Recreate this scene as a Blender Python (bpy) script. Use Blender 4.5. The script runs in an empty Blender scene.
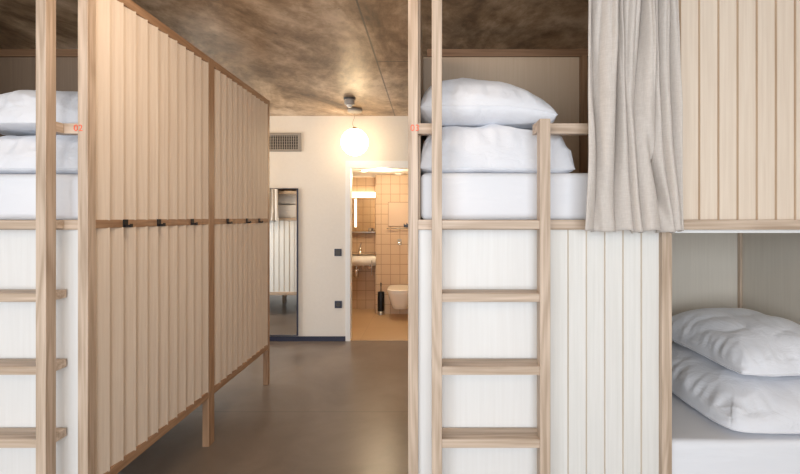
import bpy, bmesh, math, random
from mathutils import Vector, Matrix, noise

C = bpy.context.scene.collection
SC = bpy.context.scene
F = 450.0          # focal length in pixels of an 800 px wide frame
H = 1.45           # eye height

# ------------------------------------------------------------------ materials
def new_mat(name):
    m = bpy.data.materials.new(name); m.use_nodes = True
    nt = m.node_tree; nt.nodes.clear()
    out = nt.nodes.new('ShaderNodeOutputMaterial')
    b = nt.nodes.new('ShaderNodeBsdfPrincipled')
    nt.links.new(b.outputs[0], out.inputs[0])
    return m, nt, b

def N(nt, kind, **kw):
    n = nt.nodes.new(kind)
    for k, v in kw.items():
        if k in n.inputs: n.inputs[k].default_value = v
        else: setattr(n, k, v)
    return n

def mapping(nt, scale, loc=(0, 0, 0)):
    tc = nt.nodes.new('ShaderNodeTexCoord')
    mp = nt.nodes.new('ShaderNodeMapping')
    mp.inputs['Scale'].default_value = scale
    mp.inputs['Location'].default_value = loc
    nt.links.new(tc.outputs['Object'], mp.inputs['Vector'])
    return mp

def ramp(nt, fac, stops):
    r = nt.nodes.new('ShaderNodeValToRGB')
    el = r.color_ramp.elements
    while len(el) < len(stops): el.new(0.5)
    for e, (p, c) in zip(el, stops):
        e.position = p; e.color = (c[0], c[1], c[2], 1)
    nt.links.new(fac, r.inputs['Fac'])
    return r

def bump(nt, b, h, strength, dist=0.01):
    bp = nt.nodes.new('ShaderNodeBump')
    bp.inputs['Strength'].default_value = strength
    bp.inputs['Distance'].default_value = dist
    nt.links.new(h, bp.inputs['Height'])
    nt.links.new(bp.outputs[0], b.inputs['Normal'])

def plain(name, col, rough=0.5, metal=0.0, em=None, es=0.0):
    m, nt, b = new_mat(name)
    b.inputs['Base Color'].default_value = (*col, 1)
    b.inputs['Roughness'].default_value = rough
    b.inputs['Metallic'].default_value = metal
    if em:
        b.inputs['Emission Color'].default_value = (*em, 1)
        b.inputs['Emission Strength'].default_value = es
    return m

def wood(name, axis, dark, light, fig=1.0, rough=0.5):
    """timber with grain running along one axis, pore streaks and soft cathedral figure"""
    m, nt, b = new_mat(name)
    s1 = [70.0, 70.0, 70.0]; s1[axis] = 2.2
    s2 = [13.0, 13.0, 13.0]; s2[axis] = 1.1
    a = N(nt, 'ShaderNodeTexNoise', Scale=1.0, Detail=3.0, Roughness=0.6)
    nt.links.new(mapping(nt, s1).outputs[0], a.inputs['Vector'])
    w = N(nt, 'ShaderNodeTexNoise', Scale=1.0, Detail=1.0, Distortion=0.6)
    nt.links.new(mapping(nt, s2, (3.1, 7.7, 1.3)).outputs[0], w.inputs['Vector'])
    mul = N(nt, 'ShaderNodeMath', operation='MULTIPLY'); mul.inputs[1].default_value = 34.0
    nt.links.new(w.outputs['Fac'], mul.inputs[0])
    si = N(nt, 'ShaderNodeMath', operation='SINE'); nt.links.new(mul.outputs[0], si.inputs[0])
    sc = N(nt, 'ShaderNodeMath', operation='MULTIPLY_ADD')
    sc.inputs[1].default_value = 0.10 * fig; nt.links.new(si.outputs[0], sc.inputs[0])
    nt.links.new(a.outputs['Fac'], sc.inputs[2])
    mid = tuple((x + y) / 2 for x, y in zip(dark, light))
    r = ramp(nt, sc.outputs[0], [(0.28, dark), (0.5, mid), (0.72, light)])
    nt.links.new(r.outputs[0], b.inputs['Base Color'])
    b.inputs['Roughness'].default_value = rough
    bump(nt, b, sc.outputs[0], 0.12, 0.004)
    return m

ASH_D, ASH_L = (0.37, 0.27, 0.19), (0.595, 0.47, 0.365)
ASH = [wood('ash_grain_%s' % 'xyz'[k], k, ASH_D, ASH_L) for k in range(3)]
BIRCH = wood('pale_birch', 2, (0.68, 0.565, 0.455), (0.77, 0.665, 0.55), 0.25, 0.5)
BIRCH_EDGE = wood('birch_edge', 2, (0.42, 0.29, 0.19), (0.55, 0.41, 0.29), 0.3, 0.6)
LIMED = wood('whitewashed_board', 2, (0.69, 0.675, 0.64), (0.755, 0.74, 0.71), 0.2, 0.45)
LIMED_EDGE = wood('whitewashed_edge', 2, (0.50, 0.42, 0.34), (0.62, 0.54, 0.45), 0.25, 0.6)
PANEL = wood('white_ply', 2, (0.705, 0.69, 0.67), (0.745, 0.735, 0.72), 0.2, 0.5)
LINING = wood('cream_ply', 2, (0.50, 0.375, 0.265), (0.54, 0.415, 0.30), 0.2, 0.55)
ASH_SIDE_SHADE = [wood('ash_side_shade_%s' % 'xyz'[k], k, (0.29, 0.165, 0.09), (0.44, 0.275, 0.165)) for k in range(3)]  # darker copy of the ash: shade on side rails and posts put into the colour
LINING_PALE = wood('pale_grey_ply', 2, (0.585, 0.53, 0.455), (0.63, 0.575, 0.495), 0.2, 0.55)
LINING_SHADED = wood('shaded_ply', 2, (0.20, 0.135, 0.09), (0.235, 0.165, 0.11), 0.2, 0.55)  # lining with the shade inside the left upper bunks put into its colour
ASH_BACK_SHADE = [wood('ash_back_shade_%s' % 'xyz'[k], k, (0.17, 0.09, 0.045), (0.27, 0.155, 0.085)) for k in range(3)]  # ash darkened in colour to give the shaded beam and posts at the back
WHITE = plain('white_lacquer', (0.82, 0.82, 0.81), 0.4)
BLACK = plain('black_metal', (0.018, 0.017, 0.018), 0.4, 0.6)
ORANGE = plain('orange_paint', (0.80, 0.13, 0.06), 0.6)
CHROME = plain('chrome', (0.75, 0.74, 0.72), 0.15, 1.0)
STEEL = plain('brushed_steel', (0.5, 0.48, 0.45), 0.35, 1.0)
NAVY = plain('dark_navy_paint', (0.03, 0.035, 0.065), 0.45)
MIRROR = plain('mirror_silver', (0.86, 0.87, 0.86), 0.015, 1.0)
CERAMIC = plain('white_ceramic', (0.86, 0.83, 0.77), 0.12)
GREY_PLASTIC = plain('grey_plastic', (0.36, 0.33, 0.30), 0.45)
DARK_GREY = plain('dark_grey_plastic', (0.07, 0.065, 0.06), 0.45)
BRASS = plain('satin_brass', (0.55, 0.36, 0.17), 0.35, 0.9)
CORD = plain('pale_cord', (0.42, 0.33, 0.25), 0.6)
GLOBE = plain('opal_glass_lit', (0.9, 0.87, 0.8), 0.25, 0, (1.0, 0.74, 0.44), 9.5)
BARLIGHT = plain('lit_tube', (0.9, 0.9, 0.85), 0.4, 0, (1.0, 0.80, 0.55), 5.0)
DOWNLIGHT = plain('lit_downlight', (0.9, 0.9, 0.85), 0.4, 0, (1.0, 0.78, 0.50), 12.0)
REFLECTION_GLOW = plain('reflection_glow', (0.9, 0.9, 0.85), 0.4, 0, (1.0, 0.84, 0.62), 2.0)
GRILLE = plain('grille_metal', (0.34, 0.31, 0.275), 0.5, 0.3)
GRILLE_DARK = plain('grille_shadow', (0.03, 0.028, 0.026), 0.8)

def plaster():
    m, nt, b = new_mat('painted_plaster')
    n = N(nt, 'ShaderNodeTexNoise', Scale=1.0, Detail=4.0)
    nt.links.new(mapping(nt, (40, 40, 40)).outputs[0], n.inputs['Vector'])
    r = ramp(nt, n.outputs['Fac'], [(0.3, (0.77, 0.725, 0.66)), (0.7, (0.79, 0.745, 0.68))])
    nt.links.new(r.outputs[0], b.inputs['Base Color'])
    b.inputs['Roughness'].default_value = 0.75
    bump(nt, b, n.outputs['Fac'], 0.02, 0.001)
    return m
PLASTER = plaster()

def line_mask(nt, coord_out, pos, half):
    s = N(nt, 'ShaderNodeMath', operation='SUBTRACT'); s.inputs[1].default_value = pos
    nt.links.new(coord_out, s.inputs[0])
    a = N(nt, 'ShaderNodeMath', operation='ABSOLUTE'); nt.links.new(s.outputs[0], a.inputs[0])
    l = N(nt, 'ShaderNodeMath', operation='LESS_THAN'); l.inputs[1].default_value = half
    nt.links.new(a.outputs[0], l.inputs[0])
    return l.outputs[0]

def concrete_ceiling():
    m, nt, b = new_mat('raw_concrete_ceiling')
    tc = nt.nodes.new('ShaderNodeTexCoord')
    sep = nt.nodes.new('ShaderNodeSeparateXYZ'); nt.links.new(tc.outputs['Object'], sep.inputs[0])
    big = N(nt, 'ShaderNodeTexNoise', Scale=1.0, Detail=8.0, Roughness=0.68, Distortion=0.7)
    nt.links.new(mapping(nt, (1.5, 0.8, 1)).outputs[0], big.inputs['Vector'])
    fine = N(nt, 'ShaderNodeTexNoise', Scale=1.0, Detail=9.0, Roughness=0.7, Distortion=0.3)
    nt.links.new(mapping(nt, (11, 8, 5), (4, 2, 0)).outputs[0], fine.inputs['Vector'])
    mixf = N(nt, 'ShaderNodeMath', operation='MULTIPLY_ADD'); mixf.inputs[1].default_value = 0.38
    nt.links.new(fine.outputs['Fac'], mixf.inputs[0])
    h = N(nt, 'ShaderNodeMath', operation='MULTIPLY'); h.inputs[1].default_value = 1.05
    nt.links.new(big.outputs['Fac'], h.inputs[0]); nt.links.new(h.outputs[0], mixf.inputs[2])
    r = ramp(nt, mixf.outputs[0], [(0.56, (0.075, 0.044, 0.024)), (0.66, (0.20, 0.127, 0.070)), (0.76, (0.40, 0.275, 0.165)), (0.88, (0.66, 0.52, 0.38))])
    # pits: tiny dark blowholes
    vor = N(nt, 'ShaderNodeTexVoronoi', Scale=5.0)
    nt.links.new(tc.outputs['Object'], vor.inputs['Vector'])
    pit = N(nt, 'ShaderNodeMath', operation='LESS_THAN'); pit.inputs[1].default_value = 0.055
    nt.links.new(vor.outputs['Distance'], pit.inputs[0])
    # formwork joints
    jx = line_mask(nt, sep.outputs['X'], -0.392, 0.006)
    jy = line_mask(nt, sep.outputs['Y'], 3.417, 0.008)
    jy2 = line_mask(nt, sep.outputs['Y'], 4.84, 0.010)
    side = N(nt, 'ShaderNodeMath', operation='GREATER_THAN'); side.inputs[1].default_value = -0.40
    nt.links.new(sep.outputs['X'], side.inputs[0])
    ja = N(nt, 'ShaderNodeMath', operation='MULTIPLY'); nt.links.new(jy, ja.inputs[0]); nt.links.new(side.outputs[0], ja.inputs[1])
    jb = N(nt, 'ShaderNodeMath', operation='MULTIPLY'); nt.links.new(jy2, jb.inputs[0]); jb.inputs[1].default_value = 0.35
    m1 = N(nt, 'ShaderNodeMath', operation='MAXIMUM'); nt.links.new(jx, m1.inputs[0]); nt.links.new(ja.outputs[0], m1.inputs[1])
    m2 = N(nt, 'ShaderNodeMath', operation='MAXIMUM'); nt.links.new(m1.outputs[0], m2.inputs[0]); nt.links.new(jb.outputs[0], m2.inputs[1])
    m3 = N(nt, 'ShaderNodeMath', operation='MAXIMUM'); nt.links.new(m2.outputs[0], m3.inputs[0])
    pm = N(nt, 'ShaderNodeMath', operation='MULTIPLY'); pm.inputs[1].default_value = 0.6; nt.links.new(pit.outputs[0], pm.inputs[0])
    nt.links.new(pm.outputs[0], m3.inputs[1])
    mx = N(nt, 'ShaderNodeMix', data_type='RGBA')
    mx.inputs[7].default_value = (0.045, 0.035, 0.027, 1)
    sf = N(nt, 'ShaderNodeMath', operation='MULTIPLY'); sf.inputs[1].default_value = 0.8; nt.links.new(m3.outputs[0], sf.inputs[0])
    nt.links.new(sf.outputs[0], mx.inputs[0]); nt.links.new(r.outputs[0], mx.inputs[6])
    nt.links.new(mx.outputs[2], b.inputs['Base Color'])
    rr = ramp(nt, big.outputs['Fac'], [(0.3, (0.42,) * 3), (0.7, (0.3,) * 3)])
    nt.links.new(rr.outputs[0], b.inputs['Roughness'])
    bump(nt, b, mixf.outputs[0], 0.25, 0.02)
    return m
CEIL = concrete_ceiling()

def concrete_floor():
    m, nt, b = new_mat('polished_concrete_floor')
    tc = nt.nodes.new('ShaderNodeTexCoord')
    sep = nt.nodes.new('ShaderNodeSeparateXYZ'); nt.links.new(tc.outputs['Object'], sep.inputs[0])
    big = N(nt, 'ShaderNodeTexNoise', Scale=1.0, Detail=7.0, Roughness=0.6, Distortion=0.5)
    nt.links.new(mapping(nt, (1.8, 1.8, 1)).outputs[0], big.inputs['Vector'])
    r = ramp(nt, big.outputs['Fac'], [(0.3, (0.145, 0.108, 0.082)), (0.7, (0.22, 0.175, 0.14))])
    j = line_mask(nt, sep.outputs['Y'], 3.35, 0.003)
    sf = N(nt, 'ShaderNodeMath', operation='MULTIPLY'); sf.inputs[1].default_value = 0.65; nt.links.new(j, sf.inputs[0])
    mx = N(nt, 'ShaderNodeMix', data_type='RGBA'); mx.inputs[7].default_value = (0.03, 0.026, 0.022, 1)
    nt.links.new(sf.outputs[0], mx.inputs[0]); nt.links.new(r.outputs[0], mx.inputs[6])
    nt.links.new(mx.outputs[2], b.inputs['Base Color'])
    rr = ramp(nt, big.outputs['Fac'], [(0.2, (0.29,) * 3), (0.8, (0.34,) * 3)])
    nt.links.new(rr.outputs[0], b.inputs['Roughness'])
    return m
FLOOR = concrete_floor()

def tiles(name, ax, base, mortar, ox, oz, w=0.14, h=0.15, rough=0.5):
    """square wall tiles; ax = horizontal axis of the wall (0 x, 1 y), vertical is z (or y for a floor)"""
    m, nt, b = new_mat(name)
    tc = nt.nodes.new('ShaderNodeTexCoord')
    sep = nt.nodes.new('ShaderNodeSeparateXYZ'); nt.links.new(tc.outputs['Object'], sep.inputs[0])
    cmb = nt.nodes.new('ShaderNodeCombineXYZ')
    a1 = N(nt, 'ShaderNodeMath', operation='SUBTRACT'); a1.inputs[1].default_value = ox
    a2 = N(nt, 'ShaderNodeMath', operation='SUBTRACT'); a2.inputs[1].default_value = oz
    nt.links.new(sep.outputs['XY'[ax]], a1.inputs[0])
    nt.links.new(sep.outputs['Z' if name.startswith('wall') else 'Y'], a2.inputs[0])
    nt.links.new(a1.outputs[0], cmb.inputs[0]); nt.links.new(a2.outputs[0], cmb.inputs[1])
    bt = nt.nodes.new('ShaderNodeTexBrick')
    bt.offset = 0.0; bt.squash = 1.0
    bt.inputs['Scale'].default_value = 1.0
    bt.inputs['Brick Width'].default_value = w; bt.inputs['Row Height'].default_value = h
    bt.inputs['Mortar Size'].default_value = 0.0035; bt.inputs['Mortar Smooth'].default_value = 0.2
    bt.inputs['Color1'].default_value = (*base, 1)
    bt.inputs['Color2'].default_value = (base[0] * 0.95, base[1] * 0.93, base[2] * 0.9, 1)
    bt.inputs['Mortar'].default_value = (*mortar, 1)
    nt.links.new(cmb.outputs[0], bt.inputs['Vector'])
    nt.links.new(bt.outputs['Color'], b.inputs['Base Color'])
    b.inputs['Roughness'].default_value = rough
    return m
TILE_X = tiles('wall_tile_facing', 0, (0.56, 0.405, 0.265), (0.28, 0.18, 0.11), -0.567, 1.0425)
TILE_Y = tiles('wall_tile_side', 1, (0.56, 0.405, 0.265), (0.28, 0.18, 0.11), 0.0, 1.0425)
BATH_FLOOR = tiles('floor_tile', 0, (0.56, 0.40, 0.24), (0.46, 0.32, 0.19), -0.2, 5.3, 0.6, 0.6, 0.35)

def linen(name, cool, warm, rough=0.85, b_strength=0.25, crease=0.0):
    m, nt, b = new_mat(name)
    n = N(nt, 'ShaderNodeTexNoise', Scale=1.0, Detail=4.0, Roughness=0.6)
    nt.links.new(mapping(nt, (260, 260, 35)).outputs[0], n.inputs['Vector'])
    n2 = N(nt, 'ShaderNodeTexNoise', Scale=1.0, Detail=4.0, Roughness=0.6)
    nt.links.new(mapping(nt, (35, 35, 320)).outputs[0], n2.inputs['Vector'])
    ad = N(nt, 'ShaderNodeMath', operation='ADD'); nt.links.new(n.outputs['Fac'], ad.inputs[0]); nt.links.new(n2.outputs['Fac'], ad.inputs[1])
    hf = N(nt, 'ShaderNodeMath', operation='MULTIPLY'); hf.inputs[1].default_value = 0.5; nt.links.new(ad.outputs[0], hf.inputs[0])
    r = ramp(nt, hf.outputs[0], [(0.38, cool), (0.62, warm)])
    nt.links.new(r.outputs[0], b.inputs['Base Color'])
    b.inputs['Roughness'].default_value = rough
    b.inputs['Sheen Weight'].default_value = 0.15
    bump(nt, b, hf.outputs[0], b_strength, 0.002)
    return m
LINEN = linen('natural_linen', (0.505, 0.455, 0.412), (0.58, 0.53, 0.485), b_strength=.05)

def cotton():
    m, nt, b = new_mat('white_cotton')
    n = N(nt, 'ShaderNodeTexNoise', Scale=1.0, Detail=5.0, Roughness=0.55, Distortion=1.2)
    nt.links.new(mapping(nt, (9, 6, 12)).outputs[0], n.inputs['Vector'])
    b.inputs['Base Color'].default_value = (0.735, 0.745, 0.785, 1)
    b.inputs['Roughness'].default_value = 0.85
    b.inputs['Sheen Weight'].default_value = 0.2
    bump(nt, b, n.outputs['Fac'], 0.35, 0.025)
    return m
COTTON = cotton()
def sheet():
    m, nt, b = new_mat('fitted_sheet')
    n = N(nt, 'ShaderNodeTexNoise', Scale=1.0, Detail=3.0, Roughness=0.5, Distortion=0.8)
    nt.links.new(mapping(nt, (1.6, 2.5, 14)).outputs[0], n.inputs['Vector'])
    b.inputs['Base Color'].default_value = (0.74, 0.75, 0.785, 1)
    b.inputs['Roughness'].default_value = 0.85
    bump(nt, b, n.outputs['Fac'], 0.3, 0.02)
    return m
SHEET = sheet()

# ------------------------------------------------------------------ mesh helpers
def bm_box(bm, lo, hi, bev=0.0, mi=0):
    lo, hi = [min(a, b) for a, b in zip(lo, hi)], [max(a, b) for a, b in zip(lo, hi)]
    r = bmesh.ops.create_cube(bm, size=1.0)
    vs = r['verts']
    for v in vs:
        v.co = Vector([lo[k] + (v.co[k] + 0.5) * (hi[k] - lo[k]) for k in range(3)])
    fs = {f for v in vs for f in v.link_faces}
    for f in fs: f.material_index = mi
    if bev > 0:
        es = list({e for v in vs for e in v.link_edges})
        bmesh.ops.bevel(bm, geom=es, offset=bev, segments=2, profile=0.6, affect='EDGES', clamp_overlap=True)

def bm_tube(bm, pts, rad, seg=12, mi=0):
    """round bar along a polyline; rad may be a list"""
    pts = [Vector(p) for p in pts]
    rads = rad if isinstance(rad, (list, tuple)) else [rad] * len(pts)
    rings = []
    ref = None
    for i, p in enumerate(pts):
        d = (pts[min(i + 1, len(pts) - 1)] - pts[max(i - 1, 0)]).normalized()
        if ref is None:
            ref = Vector((0, 0, 1)) if abs(d.z) < 0.9 else Vector((1, 0, 0))
        a = d.cross(ref).normalized(); ref = a.cross(d).normalized()
        rings.append([bm.verts.new(p + (a * math.cos(t) + ref * math.sin(t)) * rads[i]) for t in [2 * math.pi * k / seg for k in range(seg)]])
    for r0, r1 in zip(rings, rings[1:]):
        for k in range(seg):
            f = bm.faces.new((r0[k], r0[(k + 1) % seg], r1[(k + 1) % seg], r1[k])); f.smooth = True; f.material_index = mi
    bm.faces.new(list(reversed(rings[0]))).material_index = mi
    bm.faces.new(rings[-1]).material_index = mi

def bm_lathe(bm, c, prof, seg=32, mi=0, sx=1.0, sy=1.0):
    """prof: list of (radius, z) around a vertical axis through c"""
    c = Vector(c); rings = []
    for r, z in prof:
        if r < 1e-6: rings.append([bm.verts.new(c + Vector((0, 0, z)))])
        else: rings.append([bm.verts.new(c + Vector((r * sx * math.cos(2 * math.pi * k / seg), r * sy * math.sin(2 * math.pi * k / seg), z))) for k in range(seg)])
    for r0, r1 in zip(rings, rings[1:]):
        for k in range(seg):
            a, b2 = r0[k % len(r0)], r0[(k + 1) % len(r0)]
            d, e = r1[k % len(r1)], r1[(k + 1) % len(r1)]
            vs = []
            for v in (a, b2, e, d):
                if v not in vs: vs.append(v)
            if len(vs) > 2:
                f = bm.faces.new(vs); f.smooth = True; f.material_index = mi

def obj(name, bm, mats, parent=None, recalc=True, label=None):
    if recalc: bmesh.ops.recalc_face_normals(bm, faces=bm.faces[:])
    base = parent
    off = Vector((0, 0, 0))
    while base is not None:
        off += base.location; base = base.parent
    if off.length: bmesh.ops.translate(bm, verts=bm.verts[:], vec=-off)
    me = bpy.data.meshes.new(name); bm.to_mesh(me); bm.free()
    for m in (mats if isinstance(mats, (list, tuple)) else [mats]): me.materials.append(m)
    o = bpy.data.objects.new(name, me); C.objects.link(o)
    if parent: o.parent = parent
    if label: o['label'] = label
    return o

def box(name, lo, hi, mat, parent=None, bev=0.0015, label=None):
    bm = bmesh.new(); bm_box(bm, lo, hi, bev); return obj(name, bm, mat, parent, True, label)

def boxes(name, lst, mat, parent=None, bev=0.0015):
    bm = bmesh.new()
    for lo, hi in lst: bm_box(bm, lo, hi, bev)
    return obj(name, bm, mat, parent)

def thing(name, label, cat, loc, group=None):
    o = bpy.data.objects.new(name, None); C.objects.link(o)
    o.location = loc; o.empty_display_size = 0.1
    o['label'] = label; o['category'] = cat
    if group: o['group'] = group
    return o

def tag(o, label, cat, group=None):
    o['label'] = label; o['category'] = cat
    if group: o['group'] = group
    return o

def struct(name, lst, mat, bev=0.0):
    bm = bmesh.new()
    for lo, hi in lst: bm_box(bm, lo, hi, bev)
    o = obj(name, bm, mat); o['kind'] = 'structure'; return o

def rebase(o, loc):
    """move a single-mesh object's origin to loc without moving its surface"""
    loc = Vector(loc)
    o.data.transform(Matrix.Translation(-loc)); o.location = loc
    return o

# ------------------------------------------------------------------ the room shell
YB, CH = 5.263, 2.631                 # corridor end wall, ceiling height
XL, XR, YF = -3.56, 2.16, -2.4        # side walls and the window wall behind the viewer
DX0, DX1, DZ = -0.924, -0.02, 2.035   # bathroom doorway
BC = 2.075                            # bathroom ceiling
BX0, BX1, BY = -1.55, 0.45, 7.09      # bathroom walls
CX, CY = -0.79, 6.72                  # boxed-in cistern wall

struct('floor', [((XL - .1, YF - .1, -.1), (XR + .1, YB + 0.02, 0))], FLOOR)
struct('ceiling', [((XL - .1, YF - .1, CH), (XR + .1, YB + .1, CH + .1))], CEIL)
WY0, WY1, WZ0, WZ1 = 4.05, 5.10, .25, 2.40
struct('wall_left', [((XL - .1, YF - .1, 0), (XL, WY0, CH)), ((XL - .1, WY1, 0), (XL, YB + .1, CH)), ((XL - .1, WY0, 0), (XL, WY1, WZ0)), ((XL - .1, WY0, WZ1), (XL, WY1, CH))], PLASTER)
struct('window_3', [((XL - .08, WY0, WZ0), (XL - .02, WY0 + .06, WZ1)), ((XL - .08, WY1 - .06, WZ0), (XL - .02, WY1, WZ1)), ((XL - .08, WY0, WZ0), (XL - .02, WY1, WZ0 + .06)), ((XL - .08, WY0, WZ1 - .06), (XL - .02, WY1, WZ1))], DARK_GREY)
struct('wall_right', [((XR, YF - .1, 0), (XR + .1, YB + .1, CH))], PLASTER)
struct('wall_back', [((XL, YB, 0), (DX0, YB + .1, CH)), ((DX1, YB, 0), (XR, YB + .1, CH)), ((DX0, YB, DZ), (DX1, YB + .1, CH))], PLASTER)
WIN = [(-3.0, -1.0), (-0.7, 1.3)]
struct('wall_front', [((XL, YF - .1, 0), (XR, YF, 0.45)), ((XL, YF - .1, 2.45), (XR, YF, CH)),
                      ((XL, YF - .1, .45), (WIN[0][0], YF, 2.45)), ((WIN[0][1], YF - .1, .45), (WIN[1][0], YF, 2.45)), ((WIN[1][1], YF - .1, .45), (XR, YF, 2.45))], PLASTER)
for k, (a, b_) in enumerate(WIN):
    mid = (a + b_) / 2
    struct('window_%d' % (k + 1), [((a, YF - .08, .45), (a + .06, YF - .02, 2.45)), ((b_ - .06, YF - .08, .45), (b_, YF - .02, 2.45)),
           ((a, YF - .08, .45), (b_, YF - .02, .51)), ((a, YF - .08, 2.39), (b_, YF - .02, 2.45)), ((mid - .03, YF - .08, .45), (mid + .03, YF - .02, 2.45))], DARK_GREY)
struct('trim_1', [((DX0 - .046, YB - .012, 0), (DX0, YB, DZ + .07)), ((DX1, YB - .012, 0), (DX1 + .046, YB, DZ + .07)), ((DX0, YB - .012, DZ), (DX1, YB, DZ + .07)),
                  ((DX0 - .002, YB - .012, 0), (DX0 + .012, YB + .11, DZ)), ((DX1 - .012, YB - .012, 0), (DX1 + .002, YB + .11, DZ)), ((DX0, YB - .012, DZ - .012), (DX1, YB + .11, DZ + .002))], WHITE, .002)
struct('baseboard_back', [((XL, YB - .014, 0), (DX0 - .047, YB, .056))], NAVY, .002)
# bathroom
struct('floor_bathroom', [((BX0 - .1, YB + .02, -.1), (BX1 + .1, BY + .1, 0.004))], BATH_FLOOR)
struct('ceiling_bathroom', [((BX0 - .1, YB + .1, BC), (BX1 + .1, BY + .1, BC + .08))], PLASTER)
struct('wall_bathroom_back', [((BX0, BY, 0), (BX1, BY + .1, BC))], TILE_X)
struct('wall_bathroom_cistern', [((CX, CY, 0), (BX1, BY, BC))], TILE_X)
struct('wall_bathroom_left', [((BX0 - .1, YB + .1, 0), (BX0, BY + .1, BC))], TILE_Y)
struct('wall_bathroom_right', [((BX1, YB + .1, 0), (BX1 + .1, BY + .1, BC))], TILE_Y)
struct('wall_bathroom_front', [((BX0, YB + .1, 0), (DX0, YB + .12, BC)), ((DX1, YB + .1, 0), (BX1, YB + .12, BC))], TILE_X)

# ------------------------------------------------------------------ the bunk blocks
D = 2.095            # depth of a block of two bunks back to back
UL = 2.10            # length
PW = 0.041           # post width
V1, V2 = 1.008, 1.083
U1, U2 = 1.032, 1.073
ZT0, ZT1 = 2.418, 2.462     # top rail
ZR0, ZR1 = 1.398, 1.439     # bed rail
ZB0, ZB1 = 0.307, 0.352     # bottom rail
Y0 = 1.829

class Frame:
    """maps bunk coordinates (u along the bed from the corridor, v away from the ladder side, z) into the room"""
    def __init__(s, x0, sx, y0=Y0, sy=1): s.x0, s.sx, s.y0, s.sy = x0, sx, y0, sy
    def __call__(s, u, v, z): return Vector((s.x0 + s.sx * u, s.y0 + s.sy * v, z))
    def rear(s): return Frame(s.x0, s.sx, s.y0 + s.sy * D, -s.sy)

def fbox(name, T, lo, hi, mat, parent, bev=0.0016, label=None):
    return box(name, T(*lo), T(*hi), mat, parent, bev, label)

def slat_panel(name, T, a0, a1, z0, z1, axis, depth, out, mats, parent, first=None, pitch=None, n=None, proud=0.012, high_first=False):
    """vertical boards lapped like saw teeth. axis 'u': boards run along u and face -v; 'v': run along v and face -u.
    depth: position of the low face, out = direction sign of 'proud' """
    if n: pitch = (a1 - a0) / n; lines = [a0 + pitch * k for k in range(n + 1)]
    else:
        lines = [a0]; x = first
        while x < a1 - 0.004: lines.append(x); x += pitch
        lines.append(a1)
    bm = bmesh.new(); prof = []          # (along, depth, material of the segment that starts here)
    for l0, l1 in zip(lines, lines[1:]):
        pr = proud * min(1.0, (l1 - l0) / pitch)
        if high_first:
            prof += [(l0 + .0015, depth + out * pr * .6, 1), (l0 + .004, depth + out * pr, 0), (l1, depth, 1)]
        else:
            prof += [(l0, depth, 0), (l1 - .006, depth + out * pr, 1), (l1 - .0015, depth + out * pr * .75, 1)]
    prof.append((lines[-1], depth, 0))
    def P(a, d, z): return T(a, d, z) if axis == 'u' else T(d, a, z)
    lo = [bm.verts.new(P(a, d, z0)) for a, d, _ in prof]; hi = [bm.verts.new(P(a, d, z1)) for a, d, _ in prof]
    for i in range(len(prof) - 1):
        f = bm.faces.new((lo[i], lo[i + 1], hi[i + 1], hi[i])); f.material_index = prof[i][2]
    bd = depth - out * 0.012
    bl = [bm.verts.new(P(a, bd, z0)) for a in (a0, a1)]; bh = [bm.verts.new(P(a, bd, z1)) for a in (a0, a1)]
    bm.faces.new((bl[0], bh[0], bh[1], bl[1]))
    bm.faces.new(lo + [bl[1], bl[0]]); bm.faces.new(hi + [bh[1], bh[0]])
    bm.faces.new((lo[0], hi[0], bh[0], bl[0])); bm.faces.new((lo[-1], bl[1], bh[1], hi[-1]))
    return obj(name, bm, mats, parent)

def number_mesh(name, txt, size, T, u, v, z, parent, mirrored):
    cu = bpy.data.curves.new('digits', 'FONT'); cu.body = txt; cu.size = size; cu.extrude = 0.0004
    cu.align_x = 'CENTER'; cu.align_y = 'CENTER'; cu.space_character = 1.05
    to = bpy.data.objects.new('digits', cu); C.objects.link(to)
    bpy.context.view_layer.update()
    me = bpy.data.meshes.new_from_object(to.evaluated_get(bpy.context.evaluated_depsgraph_get()))
    bpy.data.objects.remove(to); bpy.data.curves.remove(cu)
    bm = bmesh.new(); bm.from_mesh(me); bpy.data.meshes.remove(me)
    p = T(u, v, z)
    for w in bm.verts: w.co = Vector((p.x + w.co.x, p.y - w.co.z, p.z + w.co.y))
    return obj(name, bm, ORANGE, parent)

def ladder(T, root):
    """step ladder standing in front of the opening, hung on the frame with short arms"""
    hold = bpy.data.objects.new('ladder', None); C.objects.link(hold)
    p = T(0.27, -0.06, 0); hold.location = p - root.location; hold.parent = root; hold.empty_display_size = .1
    S = [(0.0958, 0.1353), (0.5143, 0.5553)]
    zt = [2.46, 1.831]
    vf, vb = -0.088, -0.039
    for (a, b_), z in zip(S, zt):
        fbox('stile', T, (a, vf, 0), (b_, vb, z), ASH[2], hold, .002)
        fbox('arm', T, (a + .001, vb, 1.789), (b_ - .001, -.0005, 1.830), ASH[1], hold)
    for k in range(5):
        zt_ = 1.4367 - 0.2831 * k
        bm = bmesh.new()
        bm_box(bm, T(S[0][1], vf + .003, zt_ - .033), T(S[1][0], vb, zt_), .002)
        bm_box(bm, T(S[0][0], vb, zt_ - .033), T(S[1][1], -.001 if k == 0 else 0.012, zt_), .0015)
        obj('tread', bm, ASH[0], hold)

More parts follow.
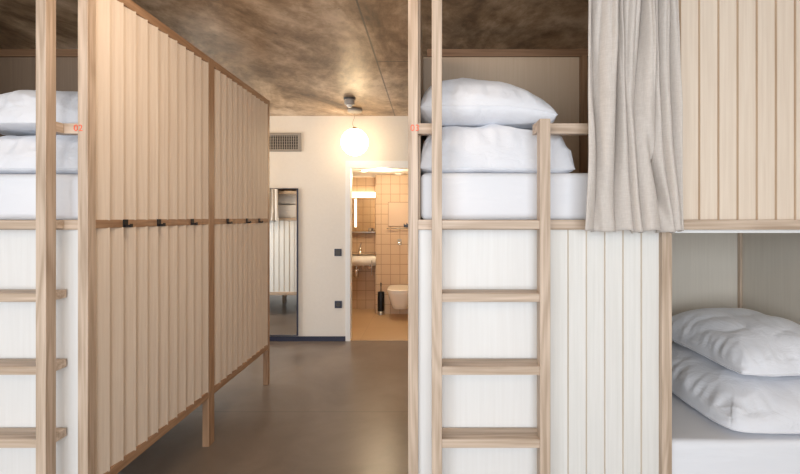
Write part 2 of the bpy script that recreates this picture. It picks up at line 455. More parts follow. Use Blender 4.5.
def half_bunk(T, root, with_ladder=True, LINING=LINING, upper_slats_first=1.116):
    """front of one bunk: rails, ladder, closed and open halves, bed bases"""
    W = fbox
    W('bed_rail', T, (PW, 0.001, ZR0), (UL - PW, .04, ZR1), ASH[0], root)
    W('top_rail', T, (PW, 0.001, ZT0), (UL - PW, .04, ZT1), ASH[0], root)
    W('bottom_rail', T, (PW, 0.001, ZB0), (UL - PW, .04, ZB1), ASH[0], root)
    W('guard_rail', T, (PW, 0.001, 1.789), (.1353, .04, 1.831), ASH[0], root)
    W('guard_rail', T, (.5143, 0.001, 1.789), (U1, .04, 1.831), ASH[0], root)
    W('mid_post', T, (U1, 0, 0), (U2, .045, ZT1), ASH[2], root)
    W('plain_panel', T, (PW, .022, ZB1), (.58, .036, ZR0), PANEL, root, .0008)
    slat_panel('slat_panel', T, .58, U1, ZB1, ZR0, 'u', .026, -1, [LIMED, LIMED_EDGE], root, n=6, proud=.007, high_first=True)
    slat_panel('slat_panel', T, U2, UL - PW, ZR1, ZT0, 'u', .026, -1, [BIRCH, BIRCH_EDGE], root, proud=.008, first=upper_slats_first, pitch=.0788, high_first=True)
    W('bed_base', T, (PW, .041, 1.384), (UL - PW, V1, 1.436), WHITE, root, .001)
    W('bed_base', T, (PW, .041, .318), (UL - PW, V1, .352), WHITE, root, .001)
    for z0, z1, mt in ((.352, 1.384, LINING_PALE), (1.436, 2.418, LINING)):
        W('lining_panel', T, (PW, .045, z0), (PW + .008, V1, z1), mt, root, 0)
        W('lining_panel', T, (UL - .045, .045, z0), (UL - .03, V1, z1), mt, root, 0)
        W('lining_panel', T, (PW + .01, V1 + .012, z0), (UL - PW, V1 + .024, 2.462 if z1 > 2 else z1), mt, root, 0)
    W('back_beam', T, (.075, V1 - .004, 2.462), (UL - PW, V1 + .03, 2.508), ASH_BACK_SHADE[0], root)
    W('back_post', T, (U1 + .004, V1 - .022, 1.436), (U2 + .004, V1 + .011, 2.462), ASH_BACK_SHADE[2], root)
    W('middle_leg', T, (U1, V1 - .02, 0), (U2, V1 + .025, .318), ASH[2], root)
    W('corner_batten', T, (UL - .062, V1 - .012, .352), (UL - .045, V1 + .011, 1.384), ASH[2], root)
    if with_ladder: ladder(T, root)
    else: W('rail_post', T, (.505, 0.001, ZR1), (.553, .04, 1.789), ASH[2], root)

def block(T, label, digits, hooks, rear_ladder, mirrored):
    p = T(UL / 2, D / 2, 0)
    root = thing('bunk_bed', label, 'bunk bed', (p.x, p.y, 0), 'timber bunk bed blocks either side of the corridor')
    W = fbox
    posts = [(0, 0, .045), (0, V1, V2), (0, 2.05, D), (UL - PW, 0, .045), (UL - PW, V1, V2), (UL - PW, 2.05, D)]
    for u, a, b_ in posts: W('corner_post' if a != V1 else 'side_post', T, (u, a, 0), (u + PW, b_, ZT1), ASH[2] if a == 0 else ASH_SIDE_SHADE[2], root, .002)
    for a, b_ in ((.045, V1), (V2, 2.05)):
        W('side_top_rail', T, (0.001, a, ZT0), (.04, b_, ZT1), ASH_SIDE_SHADE[1], root)
        W('side_middle_rail', T, (0.001, a, 1.402), (.04, b_, 1.438), ASH_SIDE_SHADE[1], root)
        W('side_bottom_rail', T, (0.001, a, ZB0), (.04, b_, ZB1), ASH_SIDE_SHADE[1], root)
        for z0, z1 in ((ZB1 - .006, 1.404), (1.436, ZT0 + .003)):
            slat_panel('side_slat_panel', T, a, b_, z0, z1, 'v', .016, -1, [BIRCH, BIRCH_EDGE], root, n=11, proud=.0165)
        W('end_panel', T, (UL - .03, a, ZB0), (UL - .01, b_, ZT1), LINING, root, 0)
    for y in hooks:
        bm = bmesh.new(); v = y - Y0
        bm_box(bm, T(-.004, v, 1.403), T(.001, v + .03, 1.439), .0006)
        bm_box(bm, T(-.030, v + .006, 1.403), T(-.004, v + .024, 1.4145), .0006)
        bm_box(bm, T(-.030, v + .006, 1.4145), T(-.026, v + .024, 1.4195), .0006)
        obj('coat_hook', bm, BLACK, root)
    ln = LINING_SHADED if mirrored else LINING
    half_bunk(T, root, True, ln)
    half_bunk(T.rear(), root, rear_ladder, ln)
    if digits:
        if mirrored: number_mesh('bunk_number', digits, .037, T, .0385, -.0008, 1.811, root, True)
        else: number_mesh('bunk_number', digits, .037, T, .0278, -.0008, 1.811, root, False)
    return root

HOOKS = (2.040, 2.296, 2.621, 3.088, 3.417, 3.668)
TL = Frame(-1.385, -1); TR = Frame(-.083, 1)
block(TL, 'bunk bed block with a long side wall of vertical slats and black coat hooks', '02', HOOKS, False, True)
block(TR, 'bunk bed block with linen curtain, closed upper slat wall and open lower bed', '03', HOOKS, False, False)

# ------------------------------------------------------------------ bedding
def mattress(T, u0, u1, v0, v1, z0, z1, label):
    bm = bmesh.new()
    bm_box(bm, T(u0, v0, z0), T(u1, v1, z1), 0)
    bmesh.ops.bevel(bm, geom=bm.edges[:], offset=.028, segments=5, profile=.55, affect='EDGES')
    bmesh.ops.subdivide_edges(bm, edges=[e for e in bm.edges if e.calc_length() > .2], cuts=14, use_grid_fill=True)
    for v in bm.verts:
        n = noise.noise(Vector((v.co.x * 2.3, v.co.y * 3, v.co.z * 9))) * .004
        v.co.z += n * (1 if v.co.z > (z0 + z1) / 2 else 0); v.co.y += n * .8
    for f in bm.faces: f.smooth = True
    o = obj('mattress', bm, SHEET)
    rebase(o, T((u0 + u1) / 2, (v0 + v1) / 2, z0))
    return tag(o, label, 'mattress')

def ridge(p):
    return 1.0 - abs(noise.noise(p)) * 2.0

def sstep(a, b, x):
    t = min(1, max(0, (x - a) / (b - a))); return t * t * (3 - 2 * t)

def cushion(name, T, u0, u1, v0, v1, z0, h, seed, label, cat, px_=4.0, py_=4.0, slope=(1, 1, 1), pinch=.05, wrinkle=.007, low=.22, n=120, seam=True, back=1.0, scale=1.0, corner=.05):
    """stuffed cotton bedding: two faces meeting in a seam, creased all over and gathered along the seam.
    px_, py_: how square the puffing is along u and v; slope: relative thickness at the u0 end, middle and u1 end; back: relative thickness at the far side"""
    bm = bmesh.new(); rng = random.Random(seed)
    sd = Vector((rng.uniform(0, 90), rng.uniform(0, 90), rng.uniform(0, 90)))
    a, b_ = (u1 - u0) / 2, (v1 - v0) / 2
    def warp(t): return math.copysign(1 - (1 - abs(t)) ** 2.1, t)          # closer samples near the seam
    grid, info = {}, {}
    for side in (1, -1):
        for i in range(n + 1):
            for j in range(n + 1):
                edge = i in (0, n) or j in (0, n)
                if side == -1 and edge: grid[(side, i, j)] = grid[(1, i, j)]; continue
                x, y = warp(2 * i / n - 1), warp(2 * j / n - 1)
                ex, ey = pinch * a * (1 - y * y) * x * x, pinch * b_ * (1 - x * x) * y * y
                wob = .006 * noise.noise(Vector((x * 3, y * 3, 1)) + sd)
                pu = a * x - math.copysign(ex, x) + wob * abs(x); pv = b_ * y - math.copysign(ey, y) + wob * abs(y)
                cr_ = 1 - corner * (x * y) ** 4
                pu *= cr_; pv *= cr_
                prof = (1 - abs(x) ** px_) ** .5 * (1 - abs(y) ** py_) ** .5
                k = (x + 1) / 2
                sl = slope[0] * (1 - k) * (1 - 2 * k) + slope[1] * 4 * k * (1 - k) + slope[2] * k * (2 * k - 1)
                t = h * prof * sl * (1 + (back - 1) * (y + 1) / 2)
                lo = h * low * min(1, sl)
                zz = (lo + t * (1 - low)) if side == 1 else max(.0008, lo - h * 1.2 * prof * low)
                v = bm.verts.new(T((u0 + u1) / 2 + pu, (v0 + v1) / 2 + pv, z0 + zz))
                grid[(side, i, j)] = v; info[v] = (x, y, prof, side, pu, pv)
    for side in (1, -1):
        for i in range(n):
            for j in range(n):
                f = bm.faces.new([grid[(side, *k)] for k in ((i, j), (i + 1, j), (i + 1, j + 1), (i, j + 1))]); f.smooth = True
    bmesh.ops.recalc_face_normals(bm, faces=bm.faces[:]); bm.normal_update()
    moves = []
    for v in bm.verts:
        x, y, prof, side, pu, pv = info[v]
        p = v.co * scale + sd
        q = Vector((p.x, p.y * .8, p.z * 1.1))
        wq = q * 3.2 + Vector((noise.noise(q * 2.6), noise.noise(q * 2.6 + Vector((9, 1, 4))), noise.noise(q * 2.6 + Vector((3, 8, 2))))) * 1.1
        cr = noise.noise(wq * .9) * 1.1
        c1 = ridge(Vector((wq.x * .75 + wq.y * .5, wq.y * .3, wq.z * .6))); c2 = ridge(Vector((wq.x * .5 - wq.y * .9 + 7, wq.y * .4 + wq.z * .5, wq.z * .4 + 3)))
        c3 = ridge(Vector((wq.x * 1.9 + wq.z * 1.1 + 17, wq.y * .9 - wq.z * .6, wq.z * .7 + 5)))
        gate = sstep(-.15, .35, noise.noise(q * 2.1 + Vector((4, 4, 4))))
        cr += (max(0, c1) ** 6 * .9 + max(0, c2) ** 7 * .8) * (.3 + .7 * gate) + max(0, c3) ** 5 * .45 * gate
        e = min(1 - abs(x), 1 - abs(y)); along = pv if (1 - abs(x)) < (1 - abs(y)) else pu
        gat = math.exp(-e * 6) * (1 - math.exp(-e * 40))
        cr += gat * 1.3 * noise.noise(Vector((along * 24, side * 4 + (1 if x > 0 else 2), e * 3)) + sd)
        amp = wrinkle * min(1.0, e * 18) * (1 if side == 1 else .3)
        m = v.normal * (amp * (cr - .35))
        moves.append((v, m))
    base = T(0, 0, z0).z + .0006
    for v, m in moves:
        v.co += m; v.co.z = max(v.co.z, base)
    ring = [(i, 0) for i in range(n)] + [(n, j) for j in range(n)] + [(i, n) for i in range(n, 0, -1)] + [(0, j) for j in range(n, 0, -1)]
    line = [grid[(1, *k)].co.copy() for k in ring[::2]]; line.append(line[0].copy())
    o = obj(name, bm, COTTON)
    rebase(o, T((u0 + u1) / 2, (v0 + v1) / 2, z0))
    if seam:
        bm2 = bmesh.new(); bm_tube(bm2, line, .0028, 6)
        obj('seam', bm2, COTTON, o)
    return tag(o, label, cat)

# upper bed on the curtain side
mattress(TR, .050, 2.03, .046, 1.000, 1.437, 1.636, 'thick white mattress in the upper bunk with the linen curtain')
cushion('folded_duvet', TR, .040, .712, .066, .86, 1.637, .222, 4, 'folded white duvet under the pillow in the upper bunk beside the linen curtain', 'duvet', px_=9, py_=10, slope=(1.0, 1.0, .78), pinch=.015, wrinkle=.013, low=.10, corner=.03)
cushion('pillow', TR, .036, .648, .075, .84, 1.858, .219, 11, 'puffy white pillow on the folded duvet in the upper bunk beside the linen curtain', 'pillow', px_=6.5, py_=4.0, slope=(.93, 1.06, .46), pinch=.03, wrinkle=.010, low=.30, corner=.05)
# lower bed on the curtain side
mattress(TR, .060, 2.03, .040, 1.000, .353, .517, 'white mattress in the open lower bunk under the slat wall')
cushion('folded_duvet', TR, 1.33, 2.045, .040, .95, .518, .215, 21, 'folded white duvet under the pillow in the open lower bunk', 'duvet', px_=3.4, py_=4.0, pinch=.03, wrinkle=.017, low=.14, corner=.11)
cushion('pillow', TR, 1.44, 2.04, .12, .93, .727, .21, 33, 'white pillow on the folded duvet in the open lower bunk', 'pillow', px_=2.6, py_=2.8, pinch=.06, wrinkle=.014, low=.16, back=1.15, corner=.07)
# upper bed on the slat-wall side
mattress(TL, .050, 2.03, .046, 1.000, 1.437, 1.632, 'thick white mattress in the upper bunk behind the nearest ladder rail with number 02')
cushion('folded_duvet', TL, .044, .700, .072, .86, 1.633, .20, 41, 'folded white duvet under the pillow in the upper bunk numbered 02', 'duvet', px_=9, py_=6, slope=(1, 1.02, .9), pinch=.02, wrinkle=.015, low=.12)
cushion('pillow', TL, .044, .660, .085, .84, 1.838, .202, 52, 'white pillow on the folded duvet in the upper bunk numbered 02', 'pillow', px_=6, py_=3.6, slope=(.98, 1.02, .9), pinch=.03, wrinkle=.014, low=.08)
# far bunk, seen in the standing mirror
TLR = TL.rear()
mattress(TLR, .050, 2.03, .046, 1.000, 1.437, 1.632, 'white mattress in the far upper bunk, seen in the wall mirror')
cushion('folded_duvet', TLR, .36, 1.0, .085, .86, 1.633, .21, 61, 'folded white duvet in the far upper bunk, seen in the wall mirror', 'duvet', px_=6, py_=6, low=.12, n=40, seam=False)

# ------------------------------------------------------------------ curtains
def curtain(T, u0, u1, top0, top1, z0, z1, vc, seed, label):
    root = thing('curtain', label, 'curtain', T((u0 + u1) / 2, vc, z0))
    bm = bmesh.new(); nu, nz = 240, 90
    rng = random.Random(seed)
    rows = []
    NF = 7.0
    def sm(a, b_, x): return sstep(a, b_, x)
    for r in range(nz + 1):
        t = r / nz                       # 0 at the hem, 1 at the rail
        z = z0 + (z1 - z0) * t
        a = u0 + (top0 - u0) * t; b_ = u1 + (top1 - u1) * t ** .75
        row = []
        for c in range(nu + 1):
            s = c / nu
            # pleats: rounded outside, sharp valleys, widths that wander down the cloth
            ph = NF * s + .36 * math.sin(5.1 * s + seed) + .20 * math.sin(11.7 * s + 1 + 1.3 * t) + .34 * noise.noise(Vector((s * 2.6, t * 1.7, seed)))
            k = math.floor(ph); f = ph - k
            dep = .62 + .55 * noise.noise(Vector((k * 4.3 + seed, t * 1.9, 2.0))) + .12 * math.sin(k * 2.1)
            hump = (math.sin(math.pi * f)) ** .5
            d = dep * hump + (1 - dep) * .45
            # fine gathers near the rail fade out below
            g2 = .16 * abs(math.sin(math.pi * (NF * 2.3 * s + .6 * noise.noise(Vector((s * 5, t * 2, 4)))))) * sm(.35, 1.0, t)
            soft = .20 * noise.noise(Vector((s * 4.2, t * 2.6, seed + 5))) + .07 * noise.noise(Vector((s * 15 + t * 4, t * 5, seed + 3)))
            dent = -.55 * math.exp(-((s - .66 - .42 * (.36 - t)) / .028) ** 2 - ((t - .20) / .13) ** 2) - .45 * math.exp(-((s - .33) / .022) ** 2 - ((t - .42) / .32) ** 2)
            v = vc - .096 * (d - .55 + g2 + soft + dent)
            u = a + (b_ - a) * s + .010 * math.sin(s * 18 + t * 3) + .012 * (f - .5) * (1 - t)
            hem = .004 * math.sin(s * 21) * (1 - t) ** 6 + .010 * (hump - .6) * (1 - t) ** 8
            row.append(bm.verts.new(T(u, min(v, -.005), z + hem)))
        rows.append(row)
    for r0, r1 in zip(rows, rows[1:]):
        for c in range(nu):
            bm.faces.new((r0[c], r0[c + 1], r1[c + 1], r1[c])).smooth = True
    o = obj('cloth', bm, LINEN, root)
    md = o.modifiers.new('thickness', 'SOLIDIFY'); md.thickness = .0025; md.offset = 0
    bm = bmesh.new(); bm_tube(bm, [T(top0 - .03, vc, z1 + .004), T(top1 + .03, vc, z1 + .004)], .008)
    obj('curtain_rod', bm, STEEL, root)
    return root
curtain(TR, .684, 1.087, .694, 1.018, 1.392, 2.44, -.078, 2, 'bunched natural linen curtain hanging at the upper bunk numbered 03')
curtain(TLR, .775, 1.12, .785, 1.07, 1.392, 2.44, -.064, 9, 'bunched linen curtain on the far bunk, seen in the wall mirror')

# ------------------------------------------------------------------ corridor end
def px(x, y, s):             # a direction through the photo's point at the scale s (pixels per metre)
    return ((x - 428.5) / s, F / s, H + (217 - y) / s)

# globe pendant
g = thing('pendant_lamp', 'lit white glass globe pendant lamp hanging from the concrete ceiling', 'lamp', (-.807, 4.92, CH))
bm = bmesh.new(); bm_lathe(bm, (-.807, 4.92, 0), [(0, 2.631), (.076, 2.631), (.078, 2.615), (.074, 2.596), (.03, 2.588), (0, 2.586)]); obj('ceiling_rose', bm, GREY_PLASTIC, g)
bm = bmesh.new(); bm_tube(bm, [(-.807, 4.92, 2.59), (-.806, 4.92, 2.565), (-.812, 4.92, 2.53), (-.826, 4.92, 2.495), (-.832, 4.92, 2.47), (-.824, 4.92, 2.445), (-.807, 4.92, 2.428)], .0028, 8); obj('cord', bm, CORD, g)
GR = .149; gz = 2.268
bm = bmesh.new(); bm_lathe(bm, (-.807, 4.92, gz), [(GR * math.sin(math.pi * k / 24), -GR * math.cos(math.pi * k / 24)) for k in range(24)][:-1] + [(.028, GR * .985)], 48); obj('globe_shade', bm, GLOBE, g)
bm = bmesh.new(); bm_lathe(bm, (-.807, 4.92, gz), [(0, GR + .016), (.018, GR + .016), (.022, GR + .004), (.045, GR - .006), (.046, GR - .012), (0, GR - .012)]); obj('lamp_cap', bm, BRASS, g)

# ceiling sensor
sx, sy = -.785, 4.47
g = thing('ceiling_sensor', 'small grey cylindrical sensor on the ceiling beside the globe lamp', 'sensor', (sx, sy, CH))
bm = bmesh.new(); bm_lathe(bm, (sx, sy, 0), [(0, CH), (.058, CH), (.058, CH - .014), (.045, CH - .016), (0, CH - .016)]); obj('mounting_plate', bm, DARK_GREY, g)
bm = bmesh.new(); bm_lathe(bm, (sx, sy, 0), [(0, CH - .015), (.047, CH - .016), (.05, CH - .022), (.05, CH - .062), (.046, CH - .068), (0, CH - .069)]); obj('housing', bm, GREY_PLASTIC, g)
bm = bmesh.new(); bm_lathe(bm, (sx, sy, 0), [(.030, CH - .067), (.028, CH - .08), (.018, CH - .092), (0, CH - .096)]); obj('lens', bm, CERAMIC, g)

# ventilation grille
gx0, gx1, gz0, gz1 = -2.02, -1.487, 2.213, 2.432
g = thing('vent_grille', 'rectangular grey ventilation grille high on the end wall', 'vent', ((gx0 + gx1) / 2, YB, gz0))
fr = .030
boxes('frame', [((gx0, YB - .014, gz0), (gx1, YB, gz0 + fr)), ((gx0, YB - .014, gz1 - fr), (gx1, YB, gz1)), ((gx0, YB - .014, gz0 + fr), (gx0 + fr, YB, gz1 - fr)), ((gx1 - fr, YB - .014, gz0 + fr), (gx1, YB, gz1 - fr))], GRILLE, g, .001)
box('backing', (gx0 + fr, YB - .003, gz0 + fr), (gx1 - fr, YB, gz1 - fr), GRILLE_DARK, g, 0)
l = []
k = gx0 + fr + .012
while k < gx1 - fr - .006: l.append(((k, YB - .010, gz0 + fr), (k + .010, YB - .004, gz1 - fr))); k += .0265
z = gz0 + fr + .02
while z < gz1 - fr - .01: l.append(((gx0 + fr, YB - .008, z), (gx1 - fr, YB - .0045, z + .005))); z += .032
boxes('bars', l, GRILLE, g, 0)

# standing mirror
mx0, mx1, mz0, mz1 = -2.06, -1.522, .066, 1.785
g = thing('wall_mirror', 'tall narrow mirror in a thin dark frame on the end wall', 'mirror', ((mx0 + mx1) / 2, YB, mz0))
box('glass', (mx0 + .012, YB - .014, mz0 + .006), (mx1 - .014, YB - .004, mz1 - .006), MIRROR, g, 0)
boxes('frame', [((mx0, YB - .022, mz0), (mx0 + .013, YB, mz1)), ((mx1 - .015, YB - .022, mz0), (mx1, YB, mz1)), ((mx0 + .013, YB - .022, mz1 - .008), (mx1 - .015, YB, mz1)), ((mx0 + .013, YB - .022, mz0), (mx1 - .015, YB, mz0 + .008))], NAVY, g, .001)

# switch and socket
def plate(name, cx, cz, label, cat):
    w = .042
    g = thing(name, label, cat, (cx, YB, cz))
    box('face_plate', (cx - w, YB - .009, cz - w), (cx + w, YB, cz + w), NAVY, g, .002)
    if name == 'light_switch': box('rocker', (cx - .029, YB - .014, cz - .029), (cx + .029, YB - .009, cz + .029), DARK_GREY, g, .002)
    else:
        bm = bmesh.new(); bm_tube(bm, [(cx, YB - .0085, cz), (cx, YB - .011, cz)], .026, 24); obj('socket_well', bm, DARK_GREY, g)
        bm = bmesh.new()
        for s in (-1, 1): bm_tube(bm, [(cx + s * .0095, YB - .0105, cz), (cx + s * .0095, YB - .0115, cz)], .003, 10)
        obj('pin_holes', bm, BLACK, g)
x, _, z = px(338.1, 252.4, 85.5); plate('light_switch', x, z, 'dark square light switch beside the bathroom doorway', 'switch')
x, _, z = px(338.4, 304.4, 85.5); plate('wall_socket', x, z, 'dark square wall socket low beside the bathroom doorway', 'socket')

# ------------------------------------------------------------------ bathroom things
# wash basin
bx0, bx1, by0, by1, bz0, bz1 = -1.33, -.785, 6.70, BY, .722, .874
g = thing('wash_basin', 'white rectangular wash basin with chrome tap on the tiled bathroom wall', 'sink', ((bx0 + bx1) / 2, BY, bz0))
bm = bmesh.new(); bm_box(bm, (bx0, by0, bz0), (bx1, by1, bz1), 0)
bm.faces.ensure_lookup_table()
top = max(bm.faces, key=lambda f: f.calc_center_median().z)
r = bmesh.ops.inset_region(bm, faces=[top], thickness=.028, depth=0)
bmesh.ops.translate(bm, verts=top.verts[:], vec=(0, 0, -.11))
for v in top.verts: v.co.x += (.05 if v.co.x < (bx0 + bx1) / 2 else -.05); v.co.y += (.04 if v.co.y < (by0 + by1) / 2 else -.06)
for v in bm.verts:
    if v.co.z < bz0 + .01: v.co.y += .03 if v.co.y < by1 - .05 else 0
bmesh.ops.bevel(bm, geom=bm.edges[:], offset=.010, segments=3, affect='EDGES')
for f in bm.faces: f.smooth = True
obj('bowl', bm, CERAMIC, g)
tx, ty = -1.056, 6.97
f_ = bpy.data.objects.new('tap', None); C.objects.link(f_); f_.parent = g; f_.location = Vector((tx, ty, bz1)) - g.location
bm = bmesh.new(); bm_lathe(bm, (tx, ty, 0), [(0, bz1 - .004), (.028, bz1 - .004), (.028, bz1 + .01), (.022, bz1 + .014), (.022, bz1 + .085), (.018, bz1 + .095), (0, bz1 + .097)], 20)
bm_tube(bm, [(tx, ty - .01, bz1 + .06), (tx, ty - .07, bz1 + .062), (tx, ty - .115, bz1 + .05), (tx, ty - .12, bz1 + .038)], [.014, .013, .012, .012], 12)
obj('tap_body', bm, CHROME, f_)
bm = bmesh.new(); bm_tube(bm, [(tx, ty, bz1 + .092), (tx, ty + .004, bz1 + .125), (tx + .012, ty - .02, bz1 + .172)], [.012, .009, .007], 10); obj('lever', bm, CHROME, f_)
dx = -1.10
bm = bmesh.new()
bm_tube(bm, [(dx, 6.86, bz0 + .01), (dx, 6.86, .64)], .019, 14)
bm_lathe(bm, (dx, 6.86, 0), [(0, .655), (.034, .655), (.036, .64), (.036, .545), (.028, .53), (0, .528)], 18)
bm_tube(bm, [(dx, 6.88, .62), (dx, 7.00, .62), (dx, BY, .62)], .016, 12)
obj('bottle_trap', bm, CHROME, g)
for vx in (-1.02, -.92):
    bm = bmesh.new()
    bm_tube(bm, [(vx, BY, .665), (vx, BY - .06, .665)], .014, 12); bm_lathe(bm, (vx, BY - .055, 0), [(0, .64), (.02, .642), (.022, .665), (.02, .69), (0, .692)], 12)
    bm_tube(bm, [(vx, BY - .07, .665), (vx, BY - .10, .665)], .024, 12)
    obj('angle_valve', bm, CHROME, g)
bm = bmesh.new()
rx = -.845
bm_tube(bm, [(rx, by0 + .02, .80), (rx, by0 - .018, .80), (rx, by0 - .024, .785), (rx, by0 - .024, .60), (rx, by0 - .018, .588), (rx, by0 + .012, .588)], .007, 10)
obj('towel_bar', bm, STEEL, g)

# mirror cabinet with light bar
ax0, ax1 = -1.34, -.835
g = thing('bathroom_mirror', 'bathroom mirror above the basin with bright light bar along its top', 'mirror', ((ax0 + ax1) / 2, BY, 1.22))
box('mirror_glass', (ax0, BY - .045, 1.225), (ax1, BY - .0, 1.755), MIRROR, g, .001)
box('light_bar', (ax0, BY - .09, 1.755), (ax1, BY - .0, 1.838), BARLIGHT, g, .012)
box('ledge', (ax0, BY - .13, 1.205), (ax1, BY, 1.222), STEEL, g, .002)
x, _, _ = px(354.8, 0, 64.6); box('reflected_strip', (x - .018, BY - .052, 1.29), (x + .018, BY - .045, 1.735), REFLECTION_GLOW, g, .002)  # glowing strip on the glass that stands in for a bright reflection
# tumbler on the ledge
x = -.905
g = thing('tumbler', 'small steel tumbler lying on the ledge below the bathroom mirror', 'cup', (x, BY - .09, 1.222))
bm = bmesh.new(); bm_lathe(bm, (x, BY - .09, 0), [(0, 1.2225), (.026, 1.2225), (.030, 1.275), (.027, 1.275), (.023, 1.229), (0, 1.228)], 20); obj('cup', bm, STEEL, g)
bm = bmesh.new(); bm_tube(bm, [(x + .028, BY - .09, 1.262), (x + .05, BY - .09, 1.258), (x + .05, BY - .09, 1.238), (x + .027, BY - .09, 1.234)], .004, 8); obj('handle', bm, STEEL, g)
g['label'] = 'small steel cup on the ledge below the bathroom mirror'

# toilet
tcx, tb, tf = -.405, CY, 6.17
g = thing('toilet', 'white wall hung toilet with closed lid on the bathroom wall', 'toilet', (tcx, CY, .12))
def loft(sections, mat, name, parent, seg=40):
    """sections: (z, half width, front y, back y, exponent)"""
    bm = bmesh.new(); rings = []
    for z, hw, yf, yb, ex in sections:
        ring = []
        for k in range(seg):
            t = 2 * math.pi * k / seg
            c, s = math.cos(t), math.sin(t)
            x = hw * math.copysign(abs(c) ** ex, c)
            ym = (yf + yb) / 2; hy = (yb - yf) / 2
            y = ym + hy * (math.copysign(abs(s) ** ex, s) if s < 0 else math.copysign(abs(s) ** (ex * .35), s))
            ring.append(bm.verts.new((tcx + x, y, z)))
        rings.append(ring)
    for r0, r1 in zip(rings, rings[1:]):
        for k in range(seg): bm.faces.new((r0[k], r0[(k + 1) % seg], r1[(k + 1) % seg], r1[k])).smooth = True
    bm.faces.new(list(reversed(rings[0]))); bm.faces.new(rings[-1])
    return obj(name, bm, mat, parent)
loft([(.135, .085, 6.40, CY, .8), (.15, .12, 6.34, CY, .75), (.22, .135, 6.29, CY, .72), (.32, .160, 6.22, CY, .7), (.385, .175, 6.185, CY, .68), (.40, .176, 6.182, CY, .68)], CERAMIC, 'bowl', g)
loft([(.40, .180, 6.178, CY - .03, .66), (.405, .184, 6.172, CY - .03, .66), (.418, .184, 6.172, CY - .03, .66)], CERAMIC, 'seat', g)
loft([(.4195, .180, 6.176, CY - .03, .66), (.424, .184, 6.17, CY - .03, .66), (.437, .182, 6.172, CY - .03, .66), (.446, .168, 6.19, CY - .04, .66)], CERAMIC, 'lid', g)

# toilet brush
x, _, _ = px(380.6, 0, 68)
y = CY - .056
g = thing('toilet_brush', 'toilet brush in black holder beside the toilet', 'toilet brush', (x, y, .05))
bm = bmesh.new(); bm_lathe(bm, (x, y, 0), [(0, .06), (.048, .06), (.05, .07), (.05, .335), (.047, .342), (.012, .345), (0, .345)], 24); obj('holder', bm, BLACK, g)
bm = bmesh.new(); bm_tube(bm, [(x, y, .34), (x, y, .44)], .008, 10); bm_lathe(bm, (x, y, 0), [(0, .43), (.010, .432), (.011, .475), (0, .48)], 12); obj('handle', bm, DARK_GREY, g)
box('wall_bracket', (x - .03, CY - .008, .05), (x + .03, CY, .34), BLACK, g, .001)
bm = bmesh.new(); bm_lathe(bm, (x, y, 0), [(0, .0045), (.052, .0045), (.052, .018), (.048, .024), (.048, .061), (0, .061)], 24); obj('foot', bm, STEEL, g)

# paper holder (chrome, round) on the tiled wall
x, _, z = px(399.5, 242, 67)
g = thing('paper_holder', 'small chrome paper holder on the tiles above the toilet', 'holder', (x, CY, z))
box('back_plate', (x - .03, CY - .006, z - .045), (x + .03, CY, z + .045), GREY_PLASTIC, g, .003)
bm = bmesh.new(); bm_tube(bm, [(x - .018, CY - .005, z + .02), (x - .018, CY - .05, z + .02), (x - .018, CY - .055, z - .03), (x + .018, CY - .055, z - .03), (x + .018, CY - .055, z + .012)], .007, 10); obj('hook', bm, CHROME, g)

# access hatch and rail below it
x0, _, z1 = px(388, 202, 67); x1, _, z0 = px(409, 226.6, 67)
g = thing('access_hatch', 'square tiled access hatch with dark edge in the bathroom wall', 'hatch', ((x0 + x1) / 2, CY, z0))
TILEPLAIN = plain('hatch_board', (0.56, 0.405, 0.265), .35); SHADOWGAP = plain('hatch_gap', (0.25, 0.17, 0.11), .7)
box('gap_frame', (x0, CY - .004, z0), (x1, CY, z1), SHADOWGAP, g, 0)
box('hatch_door', (x0 + .008, CY - .012, z0 + .008), (x1 - .008, CY - .004, z1 - .008), TILEPLAIN, g, .001)
x0, _, z = px(387.2, 228.2, 67); x1 = -.29
g = thing('towel_rail', 'thin horizontal metal rail below the bathroom access hatch', 'rail', ((x0 + x1) / 2, CY, z))
bm = bmesh.new(); bm_tube(bm, [(x0, CY - .05, z), (x1, CY - .05, z)], .007, 10); obj('bar', bm, STEEL, g)
bm = bmesh.new()
for q in (x0 + .012, x1 - .012): bm_tube(bm, [(q, CY, z), (q, CY - .05, z)], .006, 10)
bm_tube(bm, [(x1 - .03, CY - .05, z), (x1 - .03, CY - .052, z + .04)], .008, 10)
obj('brackets', bm, STEEL, g)

# bathroom ceiling lights
x, y, _ = px(363.7, 170.5, 75)
g = thing('ceiling_downlight', 'small bright round downlight in the bathroom ceiling', 'lamp', (x, y, BC))
bm = bmesh.new(); bm_lathe(bm, (x, y, 0), [(.052, BC), (.052, BC - .012), (.040, BC - .014), (.038, BC - .004)], 24); obj('rim', bm, WHITE, g)
bm = bmesh.new(); bm_lathe(bm, (x, y, 0), [(.039, BC - .006), (.025, BC - .020), (0, BC - .024)], 24); obj('lamp_glass', bm, DOWNLIGHT, g)
x, y, _ = px(399, 174, 69.3)
g = thing('ceiling_vent', 'round pale vent on the bathroom ceiling above the hatch', 'vent', (x, y, BC))
bm = bmesh.new(); bm_lathe(bm, (x, y, 0), [(.075, BC), (.075, BC - .010), (.06, BC - .016), (.056, BC - .008)], 28); obj('vent_ring', bm, PLASTER, g)
bm = bmesh.new(); bm_lathe(bm, (x, y, 0), [(.048, BC - .006), (.05, BC - .018), (.03, BC - .024), (0, BC - .025)], 28); obj('vent_disc', bm, PLASTER, g)

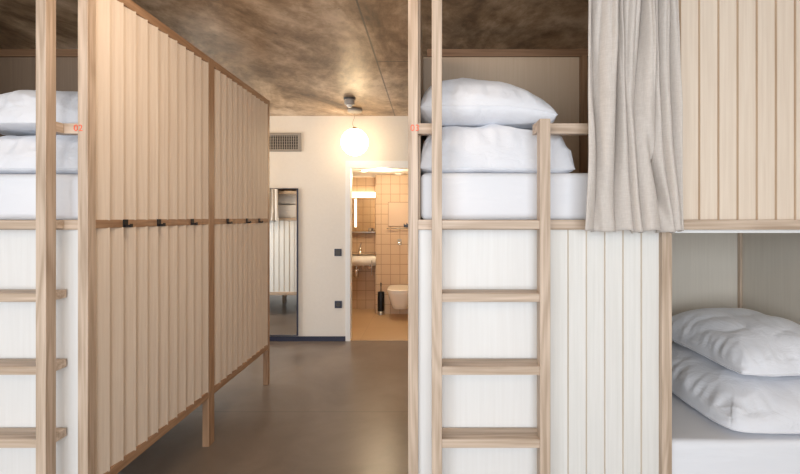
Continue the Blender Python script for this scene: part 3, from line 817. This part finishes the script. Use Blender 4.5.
# ------------------------------------------------------------------ light
def area(name, loc, rot, sx, sy, power, col):
    l = bpy.data.lights.new(name, 'AREA'); l.shape = 'RECTANGLE'; l.size = sx; l.size_y = sy; l.energy = power; l.color = col
    o = bpy.data.objects.new(name, l); C.objects.link(o); o.location = loc; o.rotation_euler = rot
    return o
for k, (a, b_) in enumerate(WIN):
    area('window_daylight', ((a + b_) / 2, YF - .12, 1.45), (math.radians(90), 0, 0), b_ - a - .1, 1.9, (92, 108)[k], (0.86, 0.93, 1.0))
area('side_window_daylight', (XL - .12, (WY0 + WY1) / 2, (WZ0 + WZ1) / 2), (math.radians(90), 0, math.radians(-90)), .95, 2.0, 38, (0.90, 0.95, 1.0))
def point_fill(name, loc, power, col, size=.15):
    l = bpy.data.lights.new(name, 'POINT'); l.energy = power; l.color = col; l.shadow_soft_size = size
    o = bpy.data.objects.new(name, l); C.objects.link(o); o.location = loc
point_fill('aisle_fill', (-2.75, 4.60, 2.25), 24, (1.0, .78, .52))  # added fill without a fixture, warms the end wall from behind the left block
point_fill('room_fill', (-.45, -.7, 2.25), 22, (1.0, .78, .52))  # unseen warm fill added behind the viewer to lift slats and ceiling
area('corridor_fill', (-.72, 1.55, 2.57), (math.radians(50), 0, 0), .6, .3, 14, (1.0, .79, .60))  # added fill above the view, brightens and warms the corridor; no fixture
l = bpy.data.lights.new('bath_light', 'POINT'); l.energy = 27; l.color = (1.0, .80, .54); l.shadow_soft_size = .06
o = bpy.data.objects.new('bath_light', l); C.objects.link(o); x, y, _ = px(363.7, 170.5, 75); o.location = (x + .25, y - .1, BC - .12)

w = bpy.data.worlds.new('sky'); SC.world = w; w.use_nodes = True
bg = w.node_tree.nodes['Background']; bg.inputs[0].default_value = (0.80, 0.90, 1.0, 1); bg.inputs[1].default_value = 1.2

# ------------------------------------------------------------------ camera
cd = bpy.data.cameras.new('camera'); cd.sensor_width = 36; cd.lens = F / 800 * 36
cd.shift_x = -28.5 / 800; cd.shift_y = -20 / 800; cd.clip_start = .05
co = bpy.data.objects.new('camera', cd); C.objects.link(co)
co.location = (0, 0, H); co.rotation_euler = (math.radians(90), 0, 0)
SC.camera = co
SC.view_settings.view_transform = 'Standard'
SC.view_settings.look = 'None'
SC.view_settings.exposure = 0.0
SC.cycles.use_denoising = True
SC.cycles.max_bounces = 10
SC.cycles.diffuse_bounces = 6
